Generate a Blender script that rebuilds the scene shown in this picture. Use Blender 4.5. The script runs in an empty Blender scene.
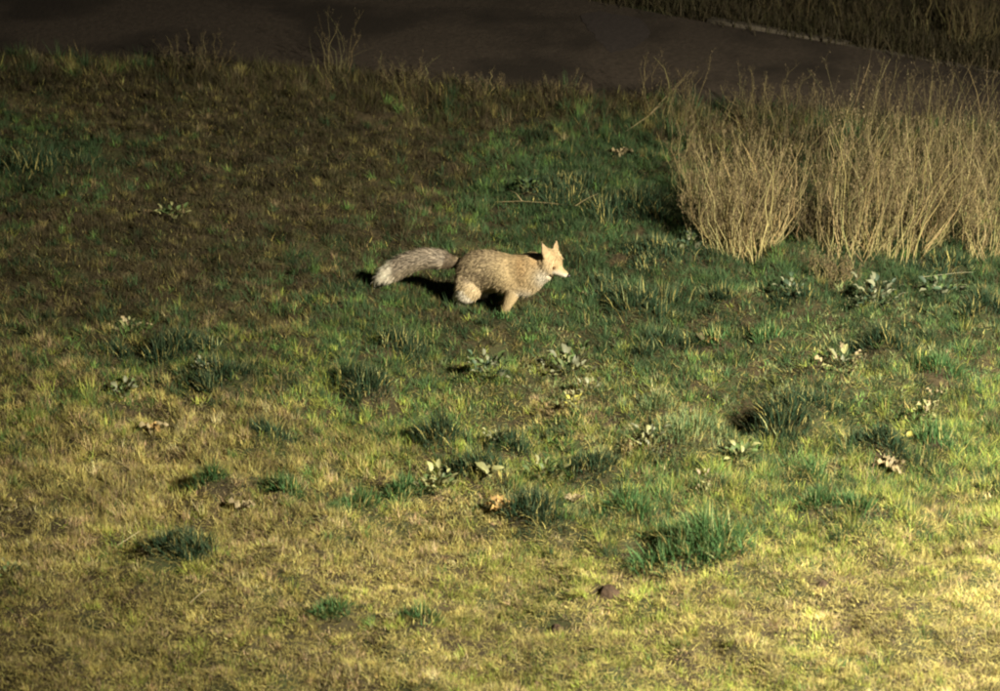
import bpy, math, random
import numpy as np
from mathutils import Vector, Matrix

random.seed(7)
rng = np.random.default_rng(11)
sc = bpy.context.scene
COL = sc.collection

# ------------------------------------------------------------------ camera
CAM_H, PITCH, FOC = 6.0, math.radians(23.5), 2537.0      # metres, below horizon, pixels of a 1000 px wide picture
cam_d = bpy.data.cameras.new('camera')
cam = bpy.data.objects.new('camera', cam_d)
COL.objects.link(cam)
cam.location = (0, 0, CAM_H)
cam.rotation_euler = (math.radians(90) - PITCH, 0, 0)
cam_d.sensor_width = 36.0
cam_d.lens = FOC / 1000.0 * 36.0
cam_d.clip_end = 1000
cam_d.dof.use_dof = True
cam_d.dof.focus_distance = 15.4
cam_d.dof.aperture_fstop = 3.2
sc.camera = cam
sc.render.resolution_x, sc.render.resolution_y = 1024, 708

# ------------------------------------------------------------------ night sky, faint added fill, exposure
world = bpy.data.worlds.new('World')
sc.world = world
world.use_nodes = True
wn = world.node_tree
bg = wn.nodes['Background']
sky = wn.nodes.new('ShaderNodeTexSky')
sky.sky_type = 'NISHITA'
sky.sun_disc = False
sky.sun_elevation = math.radians(24)
sky.sun_rotation = math.radians(165)
wn.links.new(sky.outputs[0], bg.inputs[0])
bg.inputs[1].default_value = 0.0034
fill_d = bpy.data.lights.new('fill_sun', 'SUN')  # weak sun lamp added as ambient fill, no moon is known here
fill_d.energy = 0.02
fill_d.angle = math.radians(12)
fill_sun = bpy.data.objects.new('fill_sun', fill_d)
COL.objects.link(fill_sun)
fill_sun.rotation_euler = (math.radians(66), 0, math.radians(15))

sc.view_settings.view_transform = 'Standard'
sc.view_settings.look = 'None'
sc.view_settings.exposure = 0.0
sc.view_settings.gamma = 1.0
sc.render.engine = 'CYCLES'
sc.cycles.use_denoising = True
sc.cycles.max_bounces = 5
sc.cycles.diffuse_bounces = 3
sc.cycles.transmission_bounces = 3
sc.cycles.pixel_filter_type = 'BLACKMAN_HARRIS'
sc.cycles.filter_width = 2.1

LAMP_POS = Vector((5.7, 7.4, 5.5))
LAMP_AIM = Vector((2.6, 12.2, 0.0))
LAMP_POWER = 16800.0
LAMP_SIZE = math.radians(88)
LAMP_COLOR = (1.0, 0.92, 0.72)

# ------------------------------------------------------------------ pixel <-> ground
cp, sp = math.cos(PITCH), math.sin(PITCH)


def ground_at(px, py):
    """photo pixel -> point of the level ground"""
    a, b = (px - 500.0) / FOC, (345.5 - py) / FOC
    d = np.array([a, cp + b * sp, -sp + b * cp])
    t = -CAM_H / d[2]
    return d[0] * t, d[1] * t


def to_px(x, y, z=0.0):
    zz = z - CAM_H
    depth = y * cp - zz * sp
    up = y * sp + zz * cp
    return 500 + FOC * x / depth, 345.5 - FOC * up / depth


def px_per_m(px, py):
    x, y = ground_at(px, py)
    return FOC / (y * cp + CAM_H * sp)


# ------------------------------------------------------------------ noise
def vnoise(x, y, seed=0):
    xi, yi = np.floor(x).astype(np.int64), np.floor(y).astype(np.int64)
    fx, fy = x - xi, y - yi
    fx, fy = fx * fx * (3 - 2 * fx), fy * fy * (3 - 2 * fy)

    def h(i, j):
        n = (i * 374761393 + j * 668265263 + seed * 1442695041) & 0xffffffff
        n = ((n ^ (n >> 13)) * 1274126177) & 0xffffffff
        return ((n ^ (n >> 16)) & 0xffff) / 65535.0
    return (h(xi, yi) * (1 - fx) + h(xi + 1, yi) * fx) * (1 - fy) + (h(xi, yi + 1) * (1 - fx) + h(xi + 1, yi + 1) * fx) * fy


def fbm(x, y, s, seed=0, o=3):
    x, y = np.asarray(x, float), np.asarray(y, float)
    v, a, t = 0.0, 1.0, 0.0
    for k in range(o):
        v = v + a * vnoise(x * s * 2 ** k + 17.3 * k, y * s * 2 ** k + 9.1 * k, seed + k)
        t += a
        a *= 0.5
    return v / t


# ------------------------------------------------------------------ materials
def attr_mat(name, rough=0.75, transl=0.25, spec=0.25):
    """leaf / blade / fur material: colour of each piece is stored on it"""
    m = bpy.data.materials.new(name)
    m.use_nodes = True
    nt = m.node_tree
    nt.nodes.clear()
    out = nt.nodes.new('ShaderNodeOutputMaterial')
    at = nt.nodes.new('ShaderNodeAttribute')
    at.attribute_name = 'Col'
    p = nt.nodes.new('ShaderNodeBsdfPrincipled')
    p.inputs['Roughness'].default_value = rough
    p.inputs['Specular IOR Level'].default_value = spec
    nt.links.new(at.outputs['Color'], p.inputs['Base Color'])
    if transl > 0:
        t = nt.nodes.new('ShaderNodeBsdfTranslucent')
        mx = nt.nodes.new('ShaderNodeMixShader')
        mx.inputs[0].default_value = transl
        nt.links.new(at.outputs['Color'], t.inputs['Color'])
        nt.links.new(p.outputs[0], mx.inputs[1])
        nt.links.new(t.outputs[0], mx.inputs[2])
        nt.links.new(mx.outputs[0], out.inputs[0])
    else:
        nt.links.new(p.outputs[0], out.inputs[0])
    return m


def noise_mat(name, c1, c2, scale, rough=0.9, bump=0.4, c3=None, scale3=1.2, spec=0.2):
    m = bpy.data.materials.new(name)
    m.use_nodes = True
    nt = m.node_tree
    p = nt.nodes['Principled BSDF']
    p.inputs['Roughness'].default_value = rough
    p.inputs['Specular IOR Level'].default_value = spec
    tc = nt.nodes.new('ShaderNodeTexCoord')
    n = nt.nodes.new('ShaderNodeTexNoise')
    n.inputs['Scale'].default_value = scale
    n.inputs['Detail'].default_value = 7
    n.inputs['Roughness'].default_value = 0.7
    nt.links.new(tc.outputs['Object'], n.inputs['Vector'])
    r = nt.nodes.new('ShaderNodeValToRGB')
    r.color_ramp.elements[0].position, r.color_ramp.elements[1].position = 0.34, 0.68
    r.color_ramp.elements[0].color, r.color_ramp.elements[1].color = (*c1, 1), (*c2, 1)
    nt.links.new(n.outputs['Fac'], r.inputs[0])
    last = r.outputs[0]
    if c3:
        n3 = nt.nodes.new('ShaderNodeTexNoise')
        n3.inputs['Scale'].default_value = scale3
        n3.inputs['Detail'].default_value = 4
        nt.links.new(tc.outputs['Object'], n3.inputs['Vector'])
        r3 = nt.nodes.new('ShaderNodeValToRGB')
        r3.color_ramp.elements[0].position, r3.color_ramp.elements[1].position = 0.46, 0.6
        nt.links.new(n3.outputs['Fac'], r3.inputs[0])
        mx = nt.nodes.new('ShaderNodeMix')
        mx.data_type = 'RGBA'
        nt.links.new(r3.outputs[0], mx.inputs[0])
        nt.links.new(last, mx.inputs[6])
        mx.inputs[7].default_value = (*c3, 1)
        last = mx.outputs[2]
    nt.links.new(last, p.inputs['Base Color'])
    b = nt.nodes.new('ShaderNodeBump')
    b.inputs['Strength'].default_value = bump
    b.inputs['Distance'].default_value = 0.02
    nt.links.new(n.outputs['Fac'], b.inputs['Height'])
    nt.links.new(b.outputs[0], p.inputs['Normal'])
    return m


M_GRASS = attr_mat('grass_blades', 0.75, 0.2)
M_DRY = attr_mat('dry_stems', 0.8, 0.15)
M_LEAF = attr_mat('weed_leaves', 0.55, 0.2, 0.35)
M_FUR = attr_mat('fox_fur', 0.65, 0.12, 0.3)
M_SKIN = attr_mat('fox_coat', 0.9, 0.0, 0.1)
M_SOIL = noise_mat('lawn_soil', (0.018, 0.014, 0.008), (0.062, 0.047, 0.024), 9, 0.95, 0.8, (0.032, 0.038, 0.014), 1.6)
M_CLOD = noise_mat('soil_clod', (0.03, 0.02, 0.013), (0.085, 0.055, 0.035), 30, 0.95, 1.0)
M_ASPHALT = noise_mat('asphalt', (0.032, 0.024, 0.017), (0.066, 0.050, 0.037), 24, 0.9, 0.6, (0.024, 0.018, 0.013), 0.9)
M_PATCH = noise_mat('asphalt_patch', (0.028, 0.022, 0.019), (0.052, 0.041, 0.036), 38, 0.9, 0.3)
M_CONC = noise_mat('kerb_concrete', (0.022, 0.018, 0.013), (0.12, 0.10, 0.075), 2.2, 0.9, 0.4)
M_METAL = noise_mat('lamp_metal', (0.12, 0.12, 0.12), (0.17, 0.17, 0.17), 18, 0.5, 0.05)
M_EYE = noise_mat('fox_eye', (0.05, 0.022, 0.006), (0.12, 0.05, 0.012), 60, 0.15, 0.0, spec=0.6)
M_NOSE = noise_mat('fox_nose', (0.012, 0.01, 0.01), (0.03, 0.025, 0.024), 90, 0.35, 0.2, spec=0.5)


# ------------------------------------------------------------------ mesh helpers
def np_mesh(name, V, F, C=None, smooth=False):
    V, F = np.asarray(V, np.float32), np.asarray(F, np.int32)
    k = F.shape[1]
    me = bpy.data.meshes.new(name)
    me.vertices.add(len(V))
    me.vertices.foreach_set('co', V.ravel())
    me.loops.add(F.size)
    me.loops.foreach_set('vertex_index', F.ravel())
    me.polygons.add(len(F))
    me.polygons.foreach_set('loop_start', np.arange(0, F.size, k, dtype=np.int32))
    if C is not None:
        a = me.attributes.new('Col', 'FLOAT_COLOR', 'POINT')
        c4 = np.ones((len(V), 4), np.float32)
        c4[:, :3] = np.clip(C, 0.004, 0.9)
        a.data.foreach_set('color', c4.ravel())
    if smooth:
        me.polygons.foreach_set('use_smooth', np.ones(len(F), bool))
    me.update(calc_edges=True)
    return me


def obj(name, me, mat=None, parent=None, kind=None, loc=None):
    o = bpy.data.objects.new(name, me)
    COL.objects.link(o)
    if mat is not None and len(me.materials) == 0:
        me.materials.append(mat)
    if parent is not None:
        o.parent = parent
    if kind:
        o['kind'] = kind
    if loc is not None:
        o.location = loc
    return o


def thing(name, label, cat, loc, group=None, rz=0.0):
    o = bpy.data.objects.new(name, None)
    COL.objects.link(o)
    o.empty_display_size = 0.05
    o.location = loc
    o.rotation_euler = (0, 0, rz)
    tag(o, label, cat, group)
    return o


def tag(o, label, cat, group=None):
    o['label'] = label
    o['category'] = cat
    if group:
        o['group'] = group
    return o


def blades(base, az, L, lean, W, C, tipdry=0.0):
    """tapered bent blades, 5 vertices / 3 triangles each"""
    n = len(L)
    d = np.stack([np.cos(az), np.sin(az), np.zeros(n)], 1)
    tw = az + np.pi / 2 + rng.uniform(-0.9, 0.9, n)
    s = np.stack([np.cos(tw), np.sin(tw), np.zeros(n)], 1) * (W * 0.5)[:, None]
    up = np.array([0, 0, 1.0])
    l1, l2 = lean * 0.72, lean * 1.22
    mid = base + (d * np.sin(l1)[:, None] + up * np.cos(l1)[:, None]) * (L * 0.5)[:, None]
    tip = mid + (d * np.sin(l2)[:, None] + up * np.cos(l2)[:, None]) * (L * 0.5)[:, None]
    V = np.stack([base - s, base + s, mid - s * 0.85, mid + s * 0.85, tip], 1).reshape(-1, 3)
    k = (np.arange(n) * 5)[:, None]
    F = np.concatenate([k + [0, 1, 3], k + [0, 3, 2], k + [2, 3, 4]], 1).reshape(-1, 3)
    Cv = np.repeat(C[:, None, :], 5, 1)
    if tipdry:
        Cv[:, 4] = Cv[:, 4] * (1 - tipdry) + np.array([0.42, 0.36, 0.17]) * tipdry
    return V, F, Cv.reshape(-1, 3)


def spikes(base, az, L, lean, W, C):
    """short straight turf blades, one triangle each"""
    n = len(L)
    d = np.stack([np.cos(az), np.sin(az), np.zeros(n)], 1)
    tw = az + np.pi / 2 + rng.uniform(-1.2, 1.2, n)
    s = np.stack([np.cos(tw), np.sin(tw), np.zeros(n)], 1) * (W * 0.5)[:, None]
    tip = base + (d * np.sin(lean)[:, None] + np.array([0, 0, 1.0]) * np.cos(lean)[:, None]) * L[:, None]
    V = np.stack([base - s, base + s, tip], 1).reshape(-1, 3)
    return V, np.arange(n * 3).reshape(-1, 3), np.repeat(C, 3, 0)


def strips(P, W, C, tw=None):
    """P (n,k,3) poly-lines -> three-sided tubes of half width W (n,k)"""
    n, k, _ = P.shape
    a = rng.uniform(0, 2 * np.pi, n)
    vs = []
    for j in range(3):
        t = a + j * 2 * np.pi / 3
        o = np.stack([np.cos(t), np.sin(t), np.zeros(n)], 1)
        vs.append(P + o[:, None, :] * W[:, :, None])
    V = np.stack(vs, 2)                                   # n,k,3,3
    idx = np.arange(n * k * 3).reshape(n, k, 3)
    F = []
    for j in range(3):
        a0, a1 = idx[:, :-1, j], idx[:, :-1, (j + 1) % 3]
        b0, b1 = idx[:, 1:, j], idx[:, 1:, (j + 1) % 3]
        F.append(np.stack([a0, a1, b1], -1).reshape(-1, 3))
        F.append(np.stack([a0, b1, b0], -1).reshape(-1, 3))
    Cv = np.repeat(np.repeat(C[:, None, None, :], k, 1), 3, 2).reshape(-1, 3)
    return V.reshape(-1, 3), np.concatenate(F), Cv


def join(parts):
    V, F, C, o = [], [], [], 0
    for v, f, c in parts:
        V.append(v)
        F.append(f + o)
        C.append(c)
        o += len(v)
    return np.concatenate(V), np.concatenate(F), np.concatenate(C)


def sm(e0, e1, v):
    t = np.clip((v - e0) / (e1 - e0), 0, 1)
    return t * t * (3 - 2 * t)


# ------------------------------------------------------------------ terrain: which things lift or sink the ground
# tufts: pixel x, pixel y of the base, half width in px, blade length, hue (0 blue green, 1 green, 2 pale grey green), label
TUFTS = [
    (636, 312, 36, .20, 0, 'wide dark green grass tussock to the right of and below the fox'),
    (600, 286, 22, .15, 0, 'dark green grass tussock just in front of the fox\'s muzzle'),
    (722, 305, 17, .14, 0, 'small blue-green tuft below the dense dry weed clump'),
    (800, 306, 22, .15, 0, 'dark green tuft left of the pale-leaved weed'),
    (985, 322, 24, .17, 0, 'dark blue-green tuft touching the right picture edge'),
    (880, 356, 28, .19, 0, 'round dark green tussock below the pale-leaved weed'),
    (940, 380, 22, .16, 1, 'dark green tuft between the round tussock and the right edge'),
    (714, 343, 20, .13, 1, 'low green tuft halfway between dry weed clump and shaggy mound'),
    (790, 420, 44, .24, 0, 'large shaggy green mound with black shadow on its left'),
    (935, 444, 20, .17, 1, 'upright dark green tuft right of the dark hollow, above a yellow leaf'),
    (880, 446, 32, .15, 0, 'dull dark green tussock over the dark hollow at right'),
    (693, 444, 40, .20, 2, 'pale feathery green bush left of the large shaggy mound'),
    (664, 408, 22, .14, 2, 'small pale feathery tuft up and left of the pale bush'),
    (700, 556, 52, .24, 1, 'largest lush green tussock in the lower right of the lawn'),
    (818, 508, 24, .14, 1, 'bright green tuft, left one of a pair at lower right'),
    (860, 514, 22, .14, 1, 'bright green tuft, right one of a pair at lower right'),
    (812, 476, 18, .11, 1, 'flat green tuft below the large shaggy mound'),
    (400, 346, 26, .17, 0, 'dark blue-green tuft below the fox\'s tail'),
    (370, 390, 28, .17, 0, 'dark green tussock down and left of the tuft under the tail'),
    (440, 440, 26, .18, 0, 'dark green tussock, left one of three in the middle of the lawn'),
    (512, 440, 24, .15, 0, 'dark green tussock, right one of three in the middle of the lawn'),
    (474, 472, 26, .17, 0, 'dark green tussock, lowest of three in the middle of the lawn'),
    (532, 518, 34, .15, 0, 'wide blue-green tuft right beside the orange dry leaves'),
    (408, 492, 22, .13, 1, 'green tuft left of the pale broad-leaved weed'),
    (362, 504, 24, .12, 1, 'low green tuft right of a similar one in the straw grass'),
    (288, 492, 19, .13, 1, 'small dark green tuft, middle of three in the straw grass at left'),
    (212, 491, 18, .13, 1, 'small dark green tuft, leftmost of three in the straw grass at left'),
    (172, 552, 36, .15, 0, 'flattened blue-green tuft lying in the straw grass at lower left'),
    (332, 624, 26, .11, 1, 'bright green tuft near the bottom edge left of centre'),
    (270, 440, 22, .14, 0, 'dark green tuft between left tussocks and the straw grass'),
    (180, 352, 32, .17, 0, 'blackish green tussock in the dim left lawn'),
    (222, 384, 30, .16, 0, 'dark green tussock right of the blackish one in the dim lawn'),
    (116, 352, 18, .13, 0, 'small blue-green tuft leftmost in the dim lawn'),
    (596, 470, 26, .14, 0, 'dark green tuft right of the pale broad-leaved rosettes'),
    (628, 512, 30, .16, 1, 'lush green tuft left of and above the largest tussock'),
    (770, 340, 20, .13, 1, 'faint green tuft above the large shaggy mound'),
    (668, 345, 24, .15, 0, 'dark green tuft below the wide tussock right of the fox'),
    (560, 195, 34, .15, 0, 'dark green tuft beside the fallen twig behind the fox'),
    (640, 215, 38, .18, 0, 'dark green tussock in the shade left of the dense dry clump'),
    (658, 262, 32, .16, 0, 'dark leafy green tuft left of the foot of the dense dry clump'),
    (40, 165, 50, .18, 0, 'dark green grass patch at the left edge in the gloom'),
    (940, 268, 26, .15, 0, 'blue-green tuft at the foot of the tall dry stand'),
    (504, 320, 15, .08, 1, 'short grass tuft hiding the front paw of the fox'),
    (420, 632, 18, .10, 1, 'tiny green tuft at the bottom edge left of a soil clod'),
]
LAMPY = []
FOX_PX = (505.0, 314.0)
FOX_X, FOX_Y = ground_at(*FOX_PX)
CLODS = [(557, 624, .055, 'dark brown soil clod at the bottom, nearest to the camera'),
         (608, 596, .075, 'low reddish brown soil heap just above the bottom soil clod'),
         (822, 588, .045, 'small dark soil clod in the bright grass at lower right')]


def edge_y(px, pts):
    return np.interp(px, [p[0] for p in pts], [p[1] for p in pts])


NEAR_EDGE = [(-400, 28), (0, 52), (200, 63), (400, 79), (560, 94), (640, 100), (1000, 130), (1400, 172)]
FAR_EDGE = [(-400, -120), (300, -52), (600, 2), (705, 22), (850, 46), (1000, 74), (1400, 150)]

_bx = np.array([ground_at(t[0], t[1])[0] for t in TUFTS])
_by = np.array([ground_at(t[0], t[1])[1] for t in TUFTS])
_br = np.array([t[2] / px_per_m(t[0], t[1]) for t in TUFTS])
_bh = np.array([t[3] for t in TUFTS])
HOLLOWS = [(740, 408, .24, -.26), (866, 422, .20, -.14), (505, 408, .2, -.04), (655, 556, .12, -.07)]  # pits added mainly to deepen the shade beside tufts and mounds


def ground_h(x, y):
    x, y = np.asarray(x, float), np.asarray(y, float)
    px, py = to_px(x, np.maximum(y, 2.0))
    path = 1 - sm(4, 26, py - edge_y(px, NEAR_EDGE))      # 1 on the path side
    h = (fbm(x, y, 0.5, 3, 2) - 0.5) * 0.16 + (fbm(x, y, 2.1, 5, 3) - 0.5) * 0.16 + (fbm(x, y, 8, 8, 2) - 0.5) * 0.065
    dx, dy = x - FOX_X + .2, y - FOX_Y - .12
    fl = np.exp(-((dx / .85) ** 2 + (dy / .5) ** 2) ** 2)
    h = h * (1 - 0.93 * fl)
    for i in range(len(_bx)):
        q = ((x - _bx[i]) ** 2 + (y - _by[i]) ** 2) / (_br[i] * 0.9) ** 2
        h = h + np.where(q < 6, np.exp(-np.minimum(q, 9)) * _bh[i] * 0.42, 0)
    for hx, hy, r, a in HOLLOWS:
        gx, gy = ground_at(hx, hy)
        q = ((x - gx) ** 2 + (y - gy) ** 2) / r ** 2
        h = h + np.where(q < 9, np.exp(-np.minimum(q, 9)) * a, 0)
    far = sm(40, 90, np.abs(x)) + sm(40, 90, np.abs(y - 14))
    h = h * (1 - np.clip(far, 0, 1))
    return h * (1 - path) - 0.02 * path


def gh(x, y):
    return float(ground_h(np.array([x]), np.array([y]))[0])


# ------------------------------------------------------------------ ground sheet
def axis(lo, hi, step, far):
    a = np.arange(lo, hi + 1e-6, step)
    g = np.cumsum(np.geomspace(step, far * 0.35, 14))
    g = g / g[-1] * far
    return np.concatenate([lo - g[::-1], a, hi + g])


gx, gy = axis(-6, 6, 0.045, 200), axis(8, 21, 0.045, 200)
X, Y = np.meshgrid(gx, gy)
Z = ground_h(X.ravel(), Y.ravel())
V = np.stack([X.ravel(), Y.ravel(), Z], 1)
nx, ny = len(gx), len(gy)
ZG = Z.reshape(ny, nx)


def sheet_h(x, y):
    i = np.clip(np.searchsorted(gx, x) - 1, 0, nx - 2)
    j = np.clip(np.searchsorted(gy, y) - 1, 0, ny - 2)
    fx, fy = (x - gx[i]) / (gx[i + 1] - gx[i]), (y - gy[j]) / (gy[j + 1] - gy[j])
    return (ZG[j, i] * (1 - fx) + ZG[j, i + 1] * fx) * (1 - fy) + (ZG[j + 1, i] * (1 - fx) + ZG[j + 1, i + 1] * fx) * fy


ii = np.arange(nx * ny).reshape(ny, nx)
F = np.stack([ii[:-1, :-1], ii[:-1, 1:], ii[1:, 1:], ii[1:, :-1]], -1).reshape(-1, 4)
g = obj('ground', np_mesh('ground', V, F, smooth=True), M_SOIL, kind='structure')
tag(g, 'dark soil and thatch under the grass of the sloping lawn', 'ground')

# ------------------------------------------------------------------ asphalt path with kerb stones on the far side


def row(edge, pxs, dpy=0.0):
    return [ground_at(p, edge_y(p, edge) + dpy) for p in pxs]


pxs = np.arange(-400, 1401, 40)
near, far_ = row(NEAR_EDGE, pxs), row(FAR_EDGE, pxs)
V, F = [], []
NS = 10
for i in range(len(pxs)):
    for j in range(NS + 1):
        t = j / NS
        x = near[i][0] * (1 - t) + far_[i][0] * t
        y = near[i][1] * (1 - t) + far_[i][1] * t
        if j == 0:
            y -= 0.05 * random.random()
        V.append((x, y, 0.012 * math.sin(t * math.pi)))
for i in range(len(pxs) - 1):
    for j in range(NS):
        a = i * (NS + 1) + j
        F.append((a, a + NS + 1, a + NS + 2, a + 1))
p = obj('path', np_mesh('path', V, F, smooth=True), M_ASPHALT, kind='structure')
tag(p, 'dim purplish grey asphalt path running across behind the lawn', 'path')
# darker repair patch lying in the asphalt, with an uneven outline
out = [(580, 16), (600, 12), (640, 20), (652, 34), (634, 50), (612, 54), (598, 42), (588, 30)]
V, F = [], []
cx, cy = ground_at(614, 33)
V.append((cx, cy, 0.0150))
for k in range(32):
    t = k / 32 * len(out)
    a, b = out[int(t) % len(out)], out[(int(t) + 1) % len(out)]
    f = t - int(t)
    x, y = ground_at(a[0] * (1 - f) + b[0] * f + random.uniform(-2, 2), a[1] * (1 - f) + b[1] * f + random.uniform(-1, 1))
    V.append((x, y, 0.0135))
F = [(0, 1 + k, 1 + (k + 1) % 32) for k in range(32)]
obj('repair_patch', np_mesh('repair_patch', V, F), M_PATCH, parent=p)

kr = bpy.data.objects.new('kerb', None)
COL.objects.link(kr)
kr['kind'] = 'structure'
tag(kr, 'row of pale concrete kerb stones along the far side of the path', 'kerb')
line = [Vector((*ground_at(q, edge_y(q, FAR_EDGE)), 0)) for q in range(706, 1300, 10)]
acc, start, k = 0.0, line[0], 0
for a, b in zip(line, line[1:]):
    acc += (b - a).length
    if acc >= 0.62:
        d = (b - start).normalized()
        s = Vector((-d.y, d.x, 0))
        if s.y < 0:
            s = -s
        A, B = start + d * 0.008, b - d * 0.008
        sink = random.uniform(-0.022, 0.004) - (.012 if b.x > 3.2 else 0)
        w, h, ch = 0.10, 0.026 + sink * 1.4, 0.012
        prof = [(0.0, -0.08), (0.0, h - ch), (ch, h), (w - ch, h), (w, h - ch), (w, -0.08)]
        Vk = [tuple(P0 + s * u + Vector((0, 0, v))) for P0 in (A, B) for u, v in prof]
        Fk = [(i, (i + 1) % 6, (i + 1) % 6 + 6, i + 6) for i in range(6)]
        me = bpy.data.meshes.new('kerb_stone')
        me.from_pydata(Vk, [], Fk + [tuple(range(5, -1, -1)), tuple(range(6, 12))])
        me.update()
        obj('kerb_stone', me, M_CONC, parent=kr)
        start, acc, k = b, 0.0, k + 1

# ------------------------------------------------------------------ lawn: colour fields in terms of the place
STRAW = np.array([.40, .345, .115])
PALE = np.array([.46, .40, .20])
TANP = np.array([.36, .27, .145])
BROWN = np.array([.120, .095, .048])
YGREEN = np.array([.25, .285, .055])
GREEN = np.array([.10, .175, .045])
DGREEN = np.array([.042, .078, .030])
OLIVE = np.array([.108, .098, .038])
G_BLOBS = [(790, 420, 280, 120, .60), (720, 535, 180, 60, .60), (570, 190, 140, 70, .65), (650, 290, 150, 60, .6), (900, 330, 190, 90, .45),
           (40, 150, 75, 40, .4), (200, 368, 75, 34, .5), (380, 365, 85, 55, .42), (480, 445, 110, 55, .40), (900, 500, 160, 40, .28), (590, 480, 110, 60, .25),
           (640, 215, 60, 60, .7), (950, 275, 140, 50, .5)]
DRY_BLOBS = [(300, 510, 260, 70, .45), (500, 605, 700, 55, .40), (880, 590, 200, 60, .3), (250, 200, 260, 110, .25), (350, 110, 300, 75, .42), (120, 90, 160, 50, .3), (600, 400, 60, 40, .2), (120, 440, 180, 60, .3)]


def field(px, py, blobs):
    v = np.zeros_like(px)
    for bx, by, rx, ry, a in blobs:
        v = v + a * np.exp(-(((px - bx) / rx) ** 2 + ((py - by) / ry) ** 2))
    return v


def make_lawn(n_tus, per):
    y = 9.0 + (19.6 - 9.0) * rng.random(n_tus * 4) ** 1.12
    hw = 0.2135 * y + 1.0
    x = rng.uniform(-1, 1, len(y)) * hw
    keep = rng.random(len(y)) < np.clip((hw / hw.max()) * 1.0, 0, 1)
    x, y = x[keep], y[keep]
    px, py = to_px(x, y)
    ins = (px > -15) & (px < 1015) & (py < 700)
    ok = (py > edge_y(px, NEAR_EDGE) - 2 + rng.normal(0, 3, len(px))) & (ins | (rng.random(len(px)) < .38))
    x, y, px, py = [a[ok][:n_tus] for a in (x, y, px, py)]
    n = len(x)
    # bare spots between tussocks
    bare = fbm(x, y, 3.2, 31, 3)
    ok = rng.random(n) < np.clip(1.25 - 2.2 * np.clip(bare - .60, 0, 1) * 3, 0.6, 1) + (((x - FOX_X) / 1.0) ** 2 + ((y - FOX_Y) / .7) ** 2 < 1)
    for cx0, cy0, r, _l in CLODS:
        qx, qy = ground_at(cx0, cy0)
        ok &= ((x - qx) ** 2 + (y - qy) ** 2) > (r * 1.15) ** 2
    for hx, hy, r, a in HOLLOWS:
        qx, qy = ground_at(hx, hy)
        ok &= (((x - qx) ** 2 + (y - qy) ** 2) > (r * 0.75) ** 2) | (rng.random(n) < .12)
    for i in range(len(_bx)):
        ok &= (((x - _bx[i]) ** 2 + (y - _by[i]) ** 2) > (_br[i] * 1.05) ** 2) | (rng.random(n) < .16)
    x, y, px, py = x[ok], y[ok], px[ok], py[ok]
    n = len(x)
    big = fbm(x, y, 1.3, 41, 3)
    fine = fbm(x, y, 6.0, 51, 2)
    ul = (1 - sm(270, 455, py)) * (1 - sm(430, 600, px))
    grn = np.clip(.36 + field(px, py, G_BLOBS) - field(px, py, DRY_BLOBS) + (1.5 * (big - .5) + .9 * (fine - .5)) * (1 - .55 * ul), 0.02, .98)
    near_t = np.zeros(n)
    for i in range(len(_bx)):
        q = ((x - _bx[i]) ** 2 + (y - _by[i]) ** 2) / (_br[i] * 1.7) ** 2
        near_t = np.maximum(near_t, np.exp(-q))
    grn = np.clip(grn + .55 * near_t, .02, .98)
    upper = 1 - sm(270, 455, py)                          # olive brown weeds of the far lawn, straw turf near; far tones include lamp falloff
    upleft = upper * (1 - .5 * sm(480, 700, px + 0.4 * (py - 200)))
    rowd = edge_y(px, NEAR_EDGE)
    fringe = np.exp(-((py - rowd - 12) / 20.0) ** 2)
    u = rng.random(n)
    isg = u < grn
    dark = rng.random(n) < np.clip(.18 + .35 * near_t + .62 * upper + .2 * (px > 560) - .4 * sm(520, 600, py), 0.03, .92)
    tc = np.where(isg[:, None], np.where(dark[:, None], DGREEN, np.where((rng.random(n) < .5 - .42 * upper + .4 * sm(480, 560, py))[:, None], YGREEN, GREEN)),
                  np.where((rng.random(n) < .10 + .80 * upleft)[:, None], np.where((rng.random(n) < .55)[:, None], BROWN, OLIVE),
                           np.where((rng.random(n) < .08)[:, None], PALE, np.where((rng.random(n) < .30)[:, None], TANP, STRAW))) * (1 - .5 * upper)[:, None])  # dry colours darkened farther off, standing in for lamp falloff
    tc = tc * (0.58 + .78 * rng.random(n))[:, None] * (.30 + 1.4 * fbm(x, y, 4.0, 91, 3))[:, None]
    lead = rng.uniform(0, 2 * np.pi, n)
    flat = rng.random(n) ** 1.6 * .8
    cover = field(px, py, [(540, 380, 130, 75, .45), (880, 325, 160, 60, .5), (480, 485, 110, 40, .4), (700, 430, 120, 60, .35), (850, 400, 120, 40, .35)])
    broad = rng.random(n) < .15 + .10 * upper + cover
    cl = broad & (rng.random(n) < cover * 1.1)
    tc = np.where(cl[:, None], np.array([.17, .20, .085]) * rng.uniform(.45, 1.4, n)[:, None], tc)
    tl = .85 * (1 - .15 * sm(520, 600, py)) * (0.026 + .022 * rng.random(n) + .03 * rng.random(n) ** 5) * (1 + .35 * (1 - sm(480, 600, py))) * (1 + .3 * isg)
    tl = tl * (1 + 2.0 * fringe * rng.random(n) ** 1.5)
    tr = .018 + .045 * rng.random(n)
    cnt = rng.poisson(per, n)
    idx = np.repeat(np.arange(n), cnt)
    m = len(idx)
    a = rng.uniform(0, 2 * np.pi, m)
    r = np.sqrt(rng.random(m)) * tr[idx]
    bx, by = x[idx] + r * np.cos(a), y[idx] + r * np.sin(a)
    bz = sheet_h(bx, by) - 0.004
    bl = broad[idx]
    az = np.where(rng.random(m) < .5, a, lead[idx]) + rng.normal(0, .8, m)
    L = tl[idx] * np.where(bl, .62, 1.0) * rng.uniform(.5, 1.35, m)
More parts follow.
